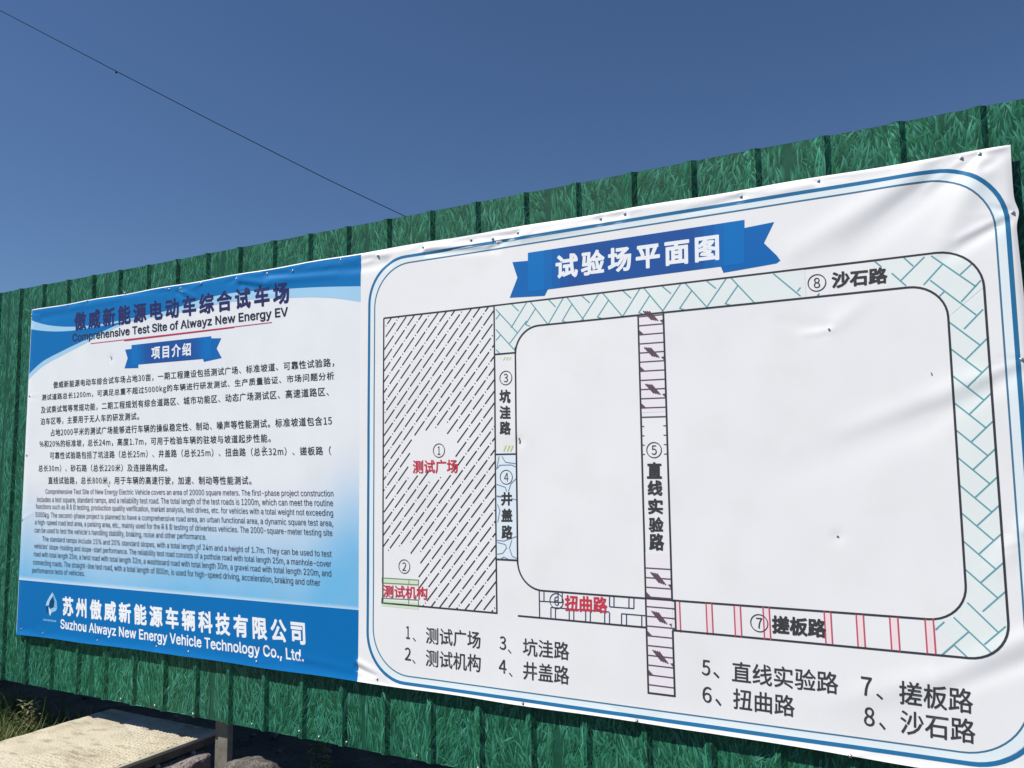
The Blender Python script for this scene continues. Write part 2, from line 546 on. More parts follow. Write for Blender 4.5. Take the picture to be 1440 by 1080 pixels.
# ---- printed artwork: thin meshes draped on the vinyl --------------------
INK = {}
def ink(name, c, rough=0.5):
    if name not in INK: INK[name] = mat('ink_'+name, c, rough, 0.22)
    return INK[name]
class Art:
    """collects flat shapes in (x, z), then drapes them onto the vinyl as one mesh"""
    def __init__(self): self.bm = bmesh.new(); self.mats = []
    def mi(self, m):
        if m not in self.mats: self.mats.append(m)
        return self.mats.index(m)
    def poly(self, pts, m, step=0.014):
        pts = [p for k, p in enumerate(pts) if math.dist(p, pts[k-1]) > 1e-5]
        b = bmesh.new()
        vs = [b.verts.new((p[0], 0, p[1])) for p in pts]
        f = b.faces.new(vs)
        f.normal_update()
        if f.normal.y > 0: f.normal_flip()
        bmesh.ops.triangulate(b, faces=b.faces[:])
        self._cut(b, step)
        self._merge(b, m)
    def _cut(self, b, step):
        xs = [v.co.x for v in b.verts]; zs = [v.co.z for v in b.verts]
        for ax, lo, hi in ((0, min(xs), max(xs)), (2, min(zs), max(zs))):
            q = math.ceil(lo/step)*step
            while q < hi:
                if q-lo > 1e-4 and hi-q > 1e-4:
                    c = Vector((0, 0, 0)); c[ax] = q
                    n = Vector((0, 0, 0)); n[ax] = 1
                    bmesh.ops.bisect_plane(b, geom=b.verts[:]+b.edges[:]+b.faces[:], plane_co=c, plane_no=n)
                q += step
    def _merge(self, b, m):
        i = self.mi(m)
        mp = {}
        for v in b.verts: mp[v] = self.bm.verts.new(v.co)
        for f in b.faces:
            try:
                nf = self.bm.faces.new([mp[v] for v in f.verts]); nf.material_index = i
            except ValueError: pass
        b.free()
    def line(self, pts, w, m, closed=False, step=0.011):
        """a stroke of width w along a polyline, mitred"""
        i = self.mi(m)
        P_ = [Vector((p[0], p[1])) for p in pts]
        if closed: P_.append(P_[0])
        Q = [P_[0]]
        for a, b in zip(P_, P_[1:]):
            n = max(1, int(math.ceil((b-a).length/step)))
            for k in range(1, n+1): Q.append(a+(b-a)*k/n)
        L, R = [], []
        n = len(Q)
        for k, q in enumerate(Q):
            if closed:
                d0 = (q-Q[k-1]) if k > 0 else (Q[0]-Q[-2]); d1 = (Q[k+1]-q) if k < n-1 else (Q[1]-Q[0])
            else:
                d0 = (q-Q[k-1]) if k > 0 else (Q[1]-q); d1 = (Q[k+1]-q) if k < n-1 else (q-Q[k-1])
            d0 = d0.normalized(); d1 = d1.normalized()
            t = (d0+d1)
            t = t.normalized() if t.length > 1e-6 else d0
            nn = Vector((-t.y, t.x))
            s = w*0.5/max(0.4, nn.dot(Vector((-d0.y, d0.x))))
            L.append(self.bm.verts.new((q.x+nn.x*s, 0, q.y+nn.y*s)))
            R.append(self.bm.verts.new((q.x-nn.x*s, 0, q.y-nn.y*s)))
        for k in range(n-1):
            self.bm.faces.new((R[k], R[k+1], L[k+1], L[k])).material_index = i
    def band(self, xs, lo, hi, m, nz=8):
        """area between two curves z = lo(x) and z = hi(x)"""
        i = self.mi(m)
        g = []
        for x, a, b in zip(xs, lo, hi):
            g.append([self.bm.verts.new((x, 0, a+(b-a)*k/nz)) for k in range(nz+1)])
        for p in range(len(xs)-1):
            for k in range(nz):
                self.bm.faces.new((g[p][k], g[p+1][k], g[p+1][k+1], g[p][k+1])).material_index = i
    def ring(self, c, r, w, m, n=40, sx=1.0):
        self.line([(c[0]+sx*r*math.cos(2*math.pi*k/n), c[1]+r*math.sin(2*math.pi*k/n)) for k in range(n)], w, m, closed=True, step=1)
    def _embolden(self, b, r):
        """widen every outline by a mitred stroke, each a hair above the last so that none coincide"""
        bmesh.ops.remove_doubles(b, verts=b.verts[:], dist=1e-5)
        nxt = {}
        for e in b.edges:
            if len(e.link_faces) == 1:
                l = e.link_loops[0]
                nxt[l.vert] = l.link_loop_next.vert
        seen = set(); loops = []
        for v in list(nxt):
            if v in seen: continue
            lp = []; q = v
            while q in nxt and q not in seen: seen.add(q); lp.append(q.co.copy()); q = nxt[q]
            if len(lp) > 2: loops.append(lp)
        k = 0
        for lp in loops:
            n = len(lp)
            for i in range(n):
                p, q = lp[i], lp[(i+1) % n]
                d = (q-p)
                if d.length < 1e-5: continue
                d.normalize()
                nn = Vector((-d.y, d.x, 0))
                z = 2.5e-5+1.0e-4*((k*0.6180339) % 1.0); k += 1
                e0, e1 = d*(r*0.6), d*(r*0.6)
                b.faces.new([b.verts.new((c.x, c.y, z)) for c in (p-e0-nn*r, q+e1-nn*r, q+e1+nn*r, p-e0+nn*r)])
    def text(self, s, bl, br, tl, m, bold=0.0, res=2, cut=0.0, px=True, sp=1.0):
        """set the string s so that its outline box fills the corner points"""
        if px: bl, br, tl = P(*bl), P(*br), P(*tl)
        cu = bpy.data.curves.new('lettering', 'FONT')
        cu.body = s
        cu.resolution_u = res
        cu.space_character = sp
        ft = SANS if s.isascii() and len(s) > 1 else HAN
        if ft: cu.font = ft
        ob = bpy.data.objects.new('lettering', cu)
        COL.objects.link(ob)
        me_ = bpy.data.meshes.new_from_object(ob)
        bpy.data.objects.remove(ob); bpy.data.curves.remove(cu)
        b = bmesh.new(); b.from_mesh(me_); bpy.data.meshes.remove(me_)
        if bold > 0: self._embolden(b, bold)
        xs = [v.co.x for v in b.verts]; ys = [v.co.y for v in b.verts]
        x0, x1, y0, y1 = min(xs), max(xs), min(ys), max(ys)
        for v in b.verts:
            a = (v.co.x-x0)/(x1-x0); c = (v.co.y-y0)/(y1-y0)
            v.co = (bl[0]+a*(br[0]-bl[0])+c*(tl[0]-bl[0]), -abs(v.co.z), bl[1]+a*(br[1]-bl[1])+c*(tl[1]-bl[1]))
        if cut: self._cut(b, cut)
        self._merge(b, m)
    def done(self, name, off, label=None, parent=None):
        me_ = bpy.data.meshes.new(name)
        self.bm.normal_update()
        flip = [f for f in self.bm.faces if f.normal.y > 0]
        if flip: bmesh.ops.reverse_faces(self.bm, faces=flip)
        self.bm.to_mesh(me_); self.bm.free()
        n = len(me_.vertices)
        c = np.empty(n*3); me_.vertices.foreach_get('co', c)
        c = c.reshape(n, 3)
        ex = c[:, 1].copy()
        c = drape(c, off); c[:, 1] += ex
        me_.vertices.foreach_set('co', c.ravel())
        for m in self.mats: me_.materials.append(m)
        me_.polygons.foreach_set('use_smooth', [True]*len(me_.polygons))
        me_.update()
        o = link(name, me_, banner)
        if parent is not None:
            o.parent = parent; o.matrix_parent_inverse = Matrix.Identity(4)   # the parent part already sits at the world origin
        if label: o['label'] = label
        return o
def interp_px(pts):
    q = sorted(P(*p) for p in pts)
    ax = np.array([p[0] for p in q]); az = np.array([p[1] for p in q])
    return ax, az
def smooth_curve(pts):
    """Catmull-like smooth interpolation through photo points, as a function z(x)"""
    ax, az = interp_px(pts)
    d = np.gradient(az, ax)
    def f(x):
        x = np.clip(x, ax[0], ax[-1])
        k = np.clip(np.searchsorted(ax, x)-1, 0, len(ax)-2)
        h = ax[k+1]-ax[k]; t = (x-ax[k])/h
        return ((2*t**3-3*t**2+1)*az[k]+(t**3-2*t**2+t)*h*d[k]+(-2*t**3+3*t**2)*az[k+1]+(t**3-t**2)*h*d[k+1])
    return f

def own_font(fn):
    """lettering fonts that ship inside Blender itself"""
    p = os.path.join(bpy.utils.system_resource('DATAFILES') or '', 'fonts', fn)
    try: return bpy.data.fonts.load(p) if os.path.exists(p) else None
    except Exception: return None
SANS, HAN = own_font('Inter.woff2'), own_font('Noto Sans CJK Regular.woff2')
O1, O2, O3, O4 = 0.0004, 0.0006, 0.0008, 0.0010
C_blue = ink('header_blue', S(0,114,184))
C_blue2 = ink('deep_blue', S(0,110,180))
C_pale = ink('pale_blue', S(165,208,238))
C_lav = ink('pale_lavender', S(226,228,242))
C_navy = ink('navy', S(44,46,98))
C_slate = ink('slate', S(46,50,72))
C_text = ink('dark_grey', S(58,60,68))
C_white = ink('white', S(240,244,248))
C_red = ink('red', S(206,62,82))
C_line = ink('plan_line', S(62,62,70))
C_leg = ink('legend_grey', S(66,66,68))
C_teal = ink('teal', S(104,164,174))
C_tint = ink('pale_teal', S(232,239,239))

# header swooshes
top = lambda x: BZ1+edge_top(x)-0.0055
xs_ = np.linspace(BX0+0.004, SEAM, 300)
upper = smooth_curve([(36,446),(41.7,449),(60,455.5),(85,459),(105,459.3),(128,457.5),(157,453),(186,447.5),(219,440.5),(246,434),(262,428),(296,418),(332,411.5),(370,408.5),(408,406),(450,403.8),(509,402.5)])
pale_lo = smooth_curve([(36,461.5),(42.6,462.8),(60,465.2),(74,466),(105,464.6),(128,461),(157,456),(186,450),(219,446),(246,441),(296,430),(332,424),(370,420),(408,418.8),(450,418.3),(480,420.5),(509,425)])
low_hi = pale_lo
lx = [P(q, 0)[0] for q in (36,)]
lower = smooth_curve([(36,529),(39,527),(50,517),(59.7,508.8),(71,502),(83,496),(98,488.5),(114,481),(132,472.2),(146.4,465.5),(157,460.5),(172,454.5),(190,449.2)])
a = Art()
u_up = upper(xs_)
a.band(xs_, pale_lo(xs_), u_up+0.002, C_pale, 6)
xl_ = np.linspace(BX0+0.004, P(188, 449)[0], 80)
lo_ = np.minimum(lower(xl_), pale_lo(xl_))
t_ = np.clip((xl_-xl_[0])/(xl_[-1]-xl_[0]), 0, 1)
a.band(xl_, lo_-0.030*(1-t_)**0.6-0.004, lo_+0.002, C_pale, 3)
a.done('header_pale_wave', O1)
a = Art()
a.band(xs_, u_up, top(xs_), C_blue, 14)
a.band(xl_, lo_, np.maximum(pale_lo(xl_), lo_), C_blue2, 14)
a.done('header_blue_wave', O2)
# footer band
f_top = smooth_curve([(20,814.6),(150,826.5),(300,839.7),(400,848.5),(506,858)])
a = Art()
xs2 = np.linspace(BX0+0.004, SEAM, 300)
a.band(xs2, BZ0+edge_bot(xs2)+0.0005, f_top(xs2), C_blue2, 26)
a.done('footer_band', O2)

# left panel lettering
a = Art()
a.text('傲威新能源电动车综合试车场', (104.5,466), (408,426.5), (104.5,439.5), C_navy, 0.013, 3, 0.015, sp=1.13)
a.done('chinese_heading', O3)
a = Art()
a.text('Comprehensive Test Site of Alwayz New Energy EV', (102,483.7), (406,448.2), (102,469.4), C_slate, 0.018, 3)
a.done('english_heading', O4)
a = Art()
p0, p1 = P(128,483.3), P(383,453.5)
a.line([p0, p1], 0.0045, ink('red_rule', S(196,66,104)))
a.line([P(175,479.3), P(330,460.5)], 0.005, ink('red_rule_core', S(186,44,84)))
a.done('heading_rule', O3)
def ribbon(name, main, tails, folds, text, tb, bold):
    a = Art()
    # main strip: side thirds lighter blue, printed navy middle in narrow steps
    (tl, tr, br, bl) = [Vector(P(*q)) for q in main]
    N = 24
    def at(s, t): return (tl*(1-s)+tr*s)*(1-t)+(bl*(1-s)+br*s)*t
    for k in range(N):
        s0, s1 = k/N, (k+1)/N
        c = 1-abs((k+0.5)/N*2-1)
        e = min(1, max(0, (c-0.08)/0.42)); e = e*e*(3-2*e)
        col = [8+(34-8)*e, 114+(84-114)*e, 190+(158-190)*e]
        a.poly([at(s0, 0), at(s1, 0), at(s1, 1), at(s0, 1)], ink('ribbon_%d' % round(e*10), S(*col)))
    rib = a.done(name, O3)
    for t in tails:
        a = Art(); a.poly([P(*q) for q in t], ink('ribbon_tail', S(16,104,180))); a.done('ribbon_tail', O2, parent=rib)
    a = Art()
    a.text(text, *tb, C_white, bold*1.4, 3, 0.02, sp=1.10)
    a.done('ribbon_lettering', O4, parent=rib)
ribbon('small_ribbon', [(185.2,485.3),(297.3,472.8),(297.3,503.6),(185.2,513.4)],
       [[(176.2,491.7),(186,490.6),(194.8,513),(194.8,517.6),(175.3,518),(179.8,503.6)],
        [(286,476),(311.5,475.6),(304.8,490),(312,503.4),(286.7,508.8),(284,500)]],
       [], '项目介绍', ((213.2,505.6),(268.9,500),(213.2,487.6)), 0.007)
ribbon('large_ribbon', [(742.5,355.6),(1047,309.4),(1047,370.5),(742.5,410.6)],
       [[(720.6,368.7),(745,366.6),(771,406),(766,416),(716.9,418.7),(727.8,390.6)],
        [(1030,325),(1049.7,320.3),(1088.7,312.5),(1074.4,342),(1093,360),(1097.5,366.5),(1092,370.5),(1017.5,383.7),(1012.5,372)]],
       [], '试验场平面图', ((781.6,393.3),(1011.9,365.8),(781.6,359)), 0.009)
# body copy
CN = [('傲威新能源电动车综合试车场占地30亩，一期工程建设包括测试广场、标准坡道、可靠性试验路，', (75.6,546.5), (471,515.7), (75.6,536.6)),
      ('测试道路总长1200m，可满足总重不超过5000kg的车辆进行研发测试、生产质量验证、市场问题分析', (59.3,565), (471,535.8), (59.3,554.6)),
      ('及试乘试驾等常规功能，二期工程规划有综合道路区、城市功能区、动态广场测试区、高速道路区、', (58.3,581.8), (463.4,557), (58.3,571.6)),
      ('泊车区等，主要用于无人车的研发测试。', (57.6,598), (196,590.7), (57.6,587.8)),
      ('占地2000平米的测试广场能够进行车辆的操纵稳定性、制动、噪声等性能测试。标准坡道包含15', (72.2,613.7), (467.8,598), (72.2,603.3)),
      ('%和20%的标准坡，总长24m，高度1.7m，可用于检验车辆的驻坡与坡道起步性能。', (56.1,629.6), (381.2,622.3), (56.1,619.4)),
      ('可靠性试验路包括了坑洼路（总长25m）、井盖路（总长25m）、扭曲路（总长32m）、搓板路（', (70.9,645.7), (466.5,640), (70.9,635.5)),
      ('总长30m）、砂石路（总长220米）及连接路构成。', (54.6,663.5), (235.7,663.2), (54.6,653.5)),
      ('直线试验路，总长800米，用于车辆的高速行驶，加速、制动等性能测试。', (68.5,681), (354,682), (68.5,670.4))]
for s, bl, br, tl in CN:
    a = Art(); a.text(s, bl, br, tl, C_text, 0.004, 2, sp=1.05); a.done('chinese_text_line', O3)
EN = [('Comprehensive Test Site of New Energy Electric Vehicle covers an area of 20000 square meters. The first-phase project construction', (64.6,696.4), (469.5,700.6), (64.6,687.3)),
      ('includes a test square, standard ramps, and a reliability test road. The total length of the test roads is 1200m, which can meet the routine', (52.5,708), (469,714.6), (52.5,698.3)),
      ('functions such as R & D testing, production quality verification, market analysis, test drives, etc. for vehicles with a total weight not exceeding', (51,717.5), (469,728.2), (51,708.3)),
      ('5000kg. The second-phase project is planned to have a comprehensive road area, an urban functional area, a dynamic square test area,', (50.3,729), (469,742.6), (50.3,719.8)),
      ('a high-speed road test area, a parking area, etc., mainly used for the R & D testing of driverless vehicles. The 2000-square-meter testing site', (49.4,739.5), (468,756.4), (49.4,730.2)),
      ("can be used to test the vehicle's handling stability, braking, noise and other performance.", (48.9,750.8), (290.7,761.6), (48.9,741.3)),
      ('The standard ramps include 15% and 20% standard slopes, with a total length of 24m and a height of 1.7m. They can be used to test', (60,763), (467,785.8), (60,753.8)),
      ("vehicles' slope-holding and slope-start performance. The reliability test road consists of a pothole road with total length 25m, a manhole-cover", (48,773), (466.4,799.8), (48,763.8)),
      ('road with total length 25m, a twist road with total length 32m, a washboard road with total length 30m, a gravel road with total length 220m, and', (47.6,784.3), (466.4,813.5), (47.6,775)),
      ('connecting roads. The straight-line test road, with a total length of 800m, is used for high-speed driving, acceleration, braking and other', (46.5,796), (451,826.7), (46.5,786.3)),
      ('performance tests of vehicles.', (45.3,807), (119.7,812), (45.3,797.8))]
for s, bl, br, tl in EN:
    a = Art(); a.text(s, bl, br, tl, ink('blue_grey', S(66,76,94)), 0.003, 3); a.done('english_text_line', O3)
a = Art()
a.text('苏州傲威新能源车辆科技有限公司', (88.75,865.6), (430.5,907.5), (88.75,838), C_white, 0.012, 3, 0.02, sp=1.15)
a.done('company_name', O3)
a = Art()
a.text('Suzhou Alwayz New Energy Vehicle Technology Co., Ltd.', (85.5,887.4), (428.75,934.8), (85.5,870), C_white, 0.016, 3, 0.02)
a.done('company_name', O3)
# emblem: a folded leaf-like crystal with a line of tiny marks beneath
a = Art()
E_ = lambda pts: [P(40+x*0.0648, 820+y*0.0648) for x, y in pts]
a.poly(E_([(530,195),(545,270),(470,380),(445,480),(380,490),(400,410),(460,300)]), ink('emblem_light', S(170,212,236)))
a.poly(E_([(533,195),(620,390),(632,540),(560,520),(575,400),(550,290)]), ink('emblem_mid', S(126,186,226)))
a.poly(E_([(632,545),(600,600),(500,642),(478,560),(560,525)]), ink('emblem_sky', S(150,200,234)))
a.poly(E_([(440,510),(478,570),(500,645),(475,715),(452,640)]), ink('emblem_white', S(214,232,246)))
a.poly(E_([(540,300),(565,405),(552,505),(490,560),(455,480),(478,390)]), ink('emblem_dark', S(10,70,110)))
a.poly(E_([(382,500),(438,512),(450,640),(395,640)]), ink('emblem_navy', S(14,70,140)))
for k in range(9):
    x = 330+k*32
    y = 772+k*4
    a.poly(E_([(x,y),(x+22,y+3),(x+22,y+42),(x,y+39)]), ink('emblem_marks', S(130,180,220)))
a.done('emblem', O3)

# right panel: border
def rrect(x0, x1, z0, z1, r, n=14):
    pts = []
    for cx, cz, a0 in ((x1-r, z1-r, 0), (x0+r, z1-r, 90), (x0+r, z0+r, 180), (x1-r, z0+r, 270)):
        for k in range(n+1):
            t = math.radians(a0+90*k/n)
            pts.append((cx+r*math.cos(t), cz+r*math.sin(t)))
    return pts
a = Art()
wx0, wx1, wz0, wz1 = -2.375, 0.194, EYE-0.938, EYE+0.966
tx0, tx1, tz0, tz1 = -2.344, 0.160, EYE-0.907, EYE+0.936
mid_ = rrect((wx0+tx0)/2, (wx1+tx1)/2, (wz0+tz0)/2, (wz1+tz1)/2, 0.20)
for k in range(4):
    q = 0.0031+0.0076*(k+0.5)-0.0155
    a.line(rrect((wx0+tx0)/2+q, (wx1+tx1)/2-q, (wz0+tz0)/2+q, (wz1+tz1)/2-q, 0.20-q), 0.0077, ink('border_tint', S(229,240,245)), closed=True, step=0.009)
a.done('border_tint', O1)
a = Art()
a.line(rrect(wx0, wx1, wz0, wz1, 0.205), 0.0135, ink('border_blue', S(40,114,162)), closed=True, step=0.008)
a.line(rrect(tx0, tx1, tz0, tz1, 0.195), 0.0055, ink('border_thin', S(70,118,150)), closed=True, step=0.008)
a.done('border_line', O2)

# right panel: the road plan (x, v) with v measured from eye height
def V(x, v): return (x, EYE+v)
def VV(*pts): return [V(*p) for p in pts]
LW = 0.0068
a = Art()
OUT = [V(-1.703, 0.688)]
def arc(cx, cz, r, a0, a1, n=10): return [V(cx+r*math.cos(math.radians(a0+(a1-a0)*k/n)), cz+r*math.sin(math.radians(a0+(a1-a0)*k/n))) for k in range(n+1)]
outer = [V(-1.703, 0.688)]+arc(0.116-0.13, 0.688-0.13, 0.13, 90, 0)+arc(0.117-0.115, -0.617+0.115, 0.115, 0, -90)
inner_r = 0.112
inner = arc(-1.602+inner_r, 0.582-inner_r, inner_r, 180, 90)+arc(0.009-inner_r, 0.582-inner_r, inner_r, 90, 0)+arc(0.008-inner_r, -0.506+inner_r, inner_r, 0, -90)+arc(-1.602+inner_r, -0.5+inner_r, inner_r, 270, 180)
# tint of the gravel loop (a strip between outer and inner outlines)
def strip_poly(o, i, m):
    a.poly(o+i[::-1], m, 0.014)
top_o = [V(-1.703, 0.688), V(-0.014, 0.688)]
strip_poly(VV((-1.703,0.688),(-1.49,0.688)), VV((-1.703,0.48),(-1.602,0.47))+arc(-1.602+inner_r, 0.582-inner_r, inner_r, 180, 90), C_tint)
xq = np.linspace(-1.49, -0.43, 70)
a.band(xq, np.full(70, EYE+0.582), np.full(70, EYE+0.688), C_tint, 8)
strip_poly(VV((-0.18,0.688),(-0.014,0.688))+arc(-0.014,0.558,0.13,90,0), VV((-0.18,0.582))+arc(0.009-inner_r, 0.582-inner_r, inner_r, 90, 0), C_tint)
strip_poly(VV((0.116,0.55),(0.117,-0.50)), VV((0.009,0.47),(0.008,-0.395)), C_tint)
strip_poly(arc(0.117-0.115, -0.617+0.115, 0.115, 0, -90), arc(0.008-inner_r, -0.506+inner_r, inner_r, 0, -90), C_tint)
a.poly(VV((-1.055,0.582),(-0.953,0.582),(-0.953,0.20),(-1.055,0.20)), ink('pale_pink', S(240,235,241)), 0.03)
a.poly(VV((-1.055,-0.33),(-0.953,-0.33),(-0.953,-0.847),(-1.055,-0.847)), ink('pale_pink', S(240,235,241)), 0.03)
for s0, s1 in ((-0.826,-0.805),(-0.725,-0.703),(-0.624,-0.603),(-0.421,-0.4),(-0.32,-0.298),(-0.218,-0.194),(-0.114,-0.09),(-0.941,-0.925)):
    a.poly(VV((s0,-0.506),(s1,-0.506),(s1,-0.614),(s0,-0.614)), ink('pale_rose', S(244,224,228)), 0.03)
for z0, z1 in ((823,831),(846.5,858)):
    a.poly([P(537.5,z0-10.2),P(588.5,z0-7),P(588.5,z1-7),P(537.5,z1-10.2)] if z0 < 840 else [P(536.6,z0-3.5),P(588.5,z0+0.8),P(588.5,z1-5.7+5),P(536.6,z1-10+4)], ink('pale_green', S(212,230,202)), 0.03)
a.poly(VV((-1.703,0.06),(-1.602,0.06),(-1.602,-0.38),(-1.703,-0.38)), ink('pale_cyan', S(226,238,246)), 0.03)
a.done('plan_tints', O1)

a = Art()
TW = 0.0050
def tl(p0, p1): a.line([p0, p1], TW, C_teal)
# herringbone: right side
y = P(1335, 452.4)[1]-EYE
while y > -0.40:
    if True:
        A = 0.085
        tl(V(0.009, y), V(0.009+A, y-A))
        tl(V(0.116, y-0.063), V(0.009+A-0.044, y-2*A+0.041))
    y -= 0.0885
# herringbone: top side, one unit per period
peaks = [P(q, p)[0] for q, p in ((742.5,426),(794,420),(844,414),(902,407),(959.7,399),(1023.7,392))]
peaks.append(peaks[-1]+(peaks[-1]-peaks[-2]))
for k, u in enumerate(peaks[:-1]):
    pitch = peaks[k+1]-u
    n = pitch/0.172
    tl(V(u+0.010, 0.688), V(u+0.010+0.083*n, 0.582))
    tl(V(u-0.083*n, 0.584), V(u-0.004, 0.688))
    tl(V(u-0.014*n, 0.590), V(u+0.036*n, 0.655))
    tl(V(u-0.082*n, 0.688), V(u-0.045*n, 0.652))
    tl(V(u-0.014*n, 0.592), V(u+0.009*n, 0.582))
B1 = lambda x, y: P(500+x*.18519, 340+y*.18519)
B3 = lambda x, y: P(1060+x*.26389, 360+y*.26389)
B7 = lambda x, y: P(980+x*.31944, 820+y*.31944)
for (x0,y0,x1,y1) in ((1065,512,1228,690),(1065,665,1210,825),(1100,545,1065,590),(1100,710,1066,750),(1068,820,1095,848),(1300,600,1170,772)): tl(B1(x0,y0), B1(x1,y1))
for (x0,y0,x1,y1) in ((945,0,1185,165),(1165,40,1100,100),(1210,130,1105,245),(940,130,1185,315),(1222,285,1120,390),(1005,45,905,155),(800,10,850,55),(910,5,785,130),(640,25,680,58),(735,92,812,160),(1015,190,990,215),(105,95,250,215),(250,168,232,190),(350,200,338,212)): tl(B3(x0,y0), B3(x1,y1))
for (x0,y0,x1,y1) in ((1130,150,1300,310),(1190,85,1325,215),(1360,190,1265,270),(1195,215,1075,318),(1130,270,1192,327),(1090,170,1050,205)): tl(B7(x0,y0), B7(x1,y1))
a.done('gravel_road_pattern', O2)

# plaza hatching
a = Art()
px0, px1, pz0, pz1 = -2.289, -1.705, -0.601, 0.688
def text_holes(x, v):
    for (x0, x1, v0, v1) in ((-2.145,-1.895,-0.03,0.155), (-2.29,-2.08,-0.60,-0.375), (-2.22,-2.12,-0.47,-0.36)):
        if x0 < x < x1 and v0 < v < v1: return True
    return False
def clipseg(x0, v0, x1, v1):
    t0, t1 = 0.0, 1.0
    for p, d, lo, hi in ((x0, x1-x0, px0, px1), (v0, v1-v0, pz0, pz1)):
        ta, tb = (lo-p)/d, (hi-p)/d
        if ta > tb: ta, tb = tb, ta
        t0, t1 = max(t0, ta), min(t1, tb)
    if t1-t0 < 0.05: return None
    return (x0+(x1-x0)*t0, v0+(v1-v0)*t0, x0+(x1-x0)*t1, v0+(v1-v0)*t1)
HS, HP = 0.0432, 0.0703          # horizontal spacing, period (along x)
SL = 1.15
for k in range(-34, 20):
    c = px0+k*HS                 # line x = c + (v - pz0)/SL
    ph = (k*0.255) % 1.0
    n0 = int((px0-c)/HP)-2
    for n in range(n0, n0+13):
        xa = c+(n+ph)*HP
        for kind, s0, s1 in (('d', 0.0, 0.0545), ('o', 0.0612, 0.0642)):
            xs0, xs1 = xa+s0, xa+s1
            v0, v1 = pz0+(xs0-c)*SL, pz0+(xs1-c)*SL
            if kind == 'o' and not (px0+0.006 < xs0 < px1-0.006 and pz0+0.006 < v0 < pz1-0.006): continue
            q = clipseg(xs0, v0, xs1, v1)
            if not q or text_holes((q[0]+q[2])/2, (q[1]+q[3])/2): continue
            a.line([V(q[0], q[1]), V(q[2], q[3])], 0.0058 if kind == 'd' else 0.0054, C_line)
a.done('plaza_hatching', O2)

# plan lines
a = Art()
a.line([V(-2.291, 0.6905), V(-1.703, 0.688)]+outer[1:]+[V(-0.942, -0.611)], LW, C_line)
a.line(VV((-2.291,0.6905),(-2.291,-0.603),(-1.703,-0.604),(-1.703,0.688)), LW, C_line)
a.line(inner, LW, C_line, closed=True)
for (q, r_) in (((696.7,498.3),(725,496.4)), ((698.3,639),(726.6,639.8)), ((699.3,786.5),(728,788))):
    z_ = P(*q)[1]; a.line([(-1.703, z_), (-1.602, z_)], LW, C_line)
a.line(VV((-1.602,0.50),(-1.602,-0.40)), LW, C_line)
# straight test road
a.line(VV((-1.055,0.582),(-1.055,-0.847),(-0.954,-0.847),(-0.954,-0.613)), LW, C_line)
a.line(VV((-0.953,0.582),(-0.953,-0.503),(-0.942,-0.503),(-0.942,-0.611),(-0.956,-0.611)), LW, C_line)
step_ = 0.0357
C_hatch = ink('purple_grey', S(104,84,98))
def hatch_mark(v):
    for k in range(4):
        o_ = -0.0195+k*0.0082
        a.line([V(-1.004+o_-0.010, v+0.021-k*0.0012), V(-1.004+o_+0.024, v-0.017-k*0.0022)], 0.0054, C_hatch)
k = 0
v = 0.575
while v > -0.83:
    inside = 0.175 > v > -0.375
    if not inside:
        ph = k % 4
        a.line(VV((-1.055, v), (-0.954 if not -0.61 < v < -0.503 else -0.942, v-0.001)), 0.0050, C_hatch)
        if ph == 0: hatch_mark(v)
        if ph == 1: a.poly(VV((-0.957, v+0.016), (-0.968, v+0.014), (-0.957, v+0.002)), C_hatch)
        if ph == 2: a.poly(VV((-1.053, v+0.020), (-1.034, v+0.002), (-1.053, v+0.003)), C_hatch)
    elif v > 0.03:
        a.line(VV((-1.055, v), (-1.043, v)), 0.0036, C_hatch); a.line(VV((-0.967, v), (-0.955, v)), 0.0036, C_hatch)
    v -= step_; k += 1
# twist road
a.line(VV((-1.604,-0.6075),(-1.057,-0.609)), LW, C_line)
a.line(VV((-1.505,-0.5),(-1.505,-0.607)), 0.0046, C_line)
C_ind = ink('indigo_line', S(66,66,104))
B6 = lambda x, y: P(740+x*.19447, 780+y*.19447)
for (x0,y0,x1,y1) in ((100,335,265,345),(130,255,130,333),(232,262,232,345),(262,265,262,345),(180,380,602,412),(180,380,180,453),(213,383,213,458),(313,395,313,470),(346,398,346,472),(432,405,432,480),(466,408,466,485),(570,415,570,492),(605,415,605,495),(605,375,783,388),(605,298,605,376),(637,300,637,377),(745,308,745,386),(781,312,781,388),(692,425,872,440),(692,425,692,507),(728,428,728,510),(838,440,838,518)):
    a.line([B6(x0,y0), B6(x1,y1)], 0.0042, C_ind)
# washboard road
for s0, s1 in ((-0.941,-0.925),(-0.826,-0.805),(-0.725,-0.703),(-0.624,-0.603),(-0.421,-0.4),(-0.32,-0.298),(-0.218,-0.194),(-0.114,-0.09)):
    for s in (s0, s1):
        if s < -0.94: continue
        a.line(VV((s,-0.502),(s+0.001,-0.616)), 0.0046, ink('washboard_red', S(200,88,108)))
# test building
C_gg = ink('green_grey', S(120,140,118))
B5 = lambda x, y: P(500+x*.19444, 680+y*.19444)
for pts in (((193,682),(455,698),(455,732),(193,718)), ((191,828),(455,842),(455,883),(188,862))):
    a.line([B5(*p) for p in pts], 0.0040, C_gg, closed=True)
a.line([B5(386,694), B5(386,728)], 0.0035, C_gg); a.line([B5(384,838), B5(384,877)], 0.0035, C_gg)
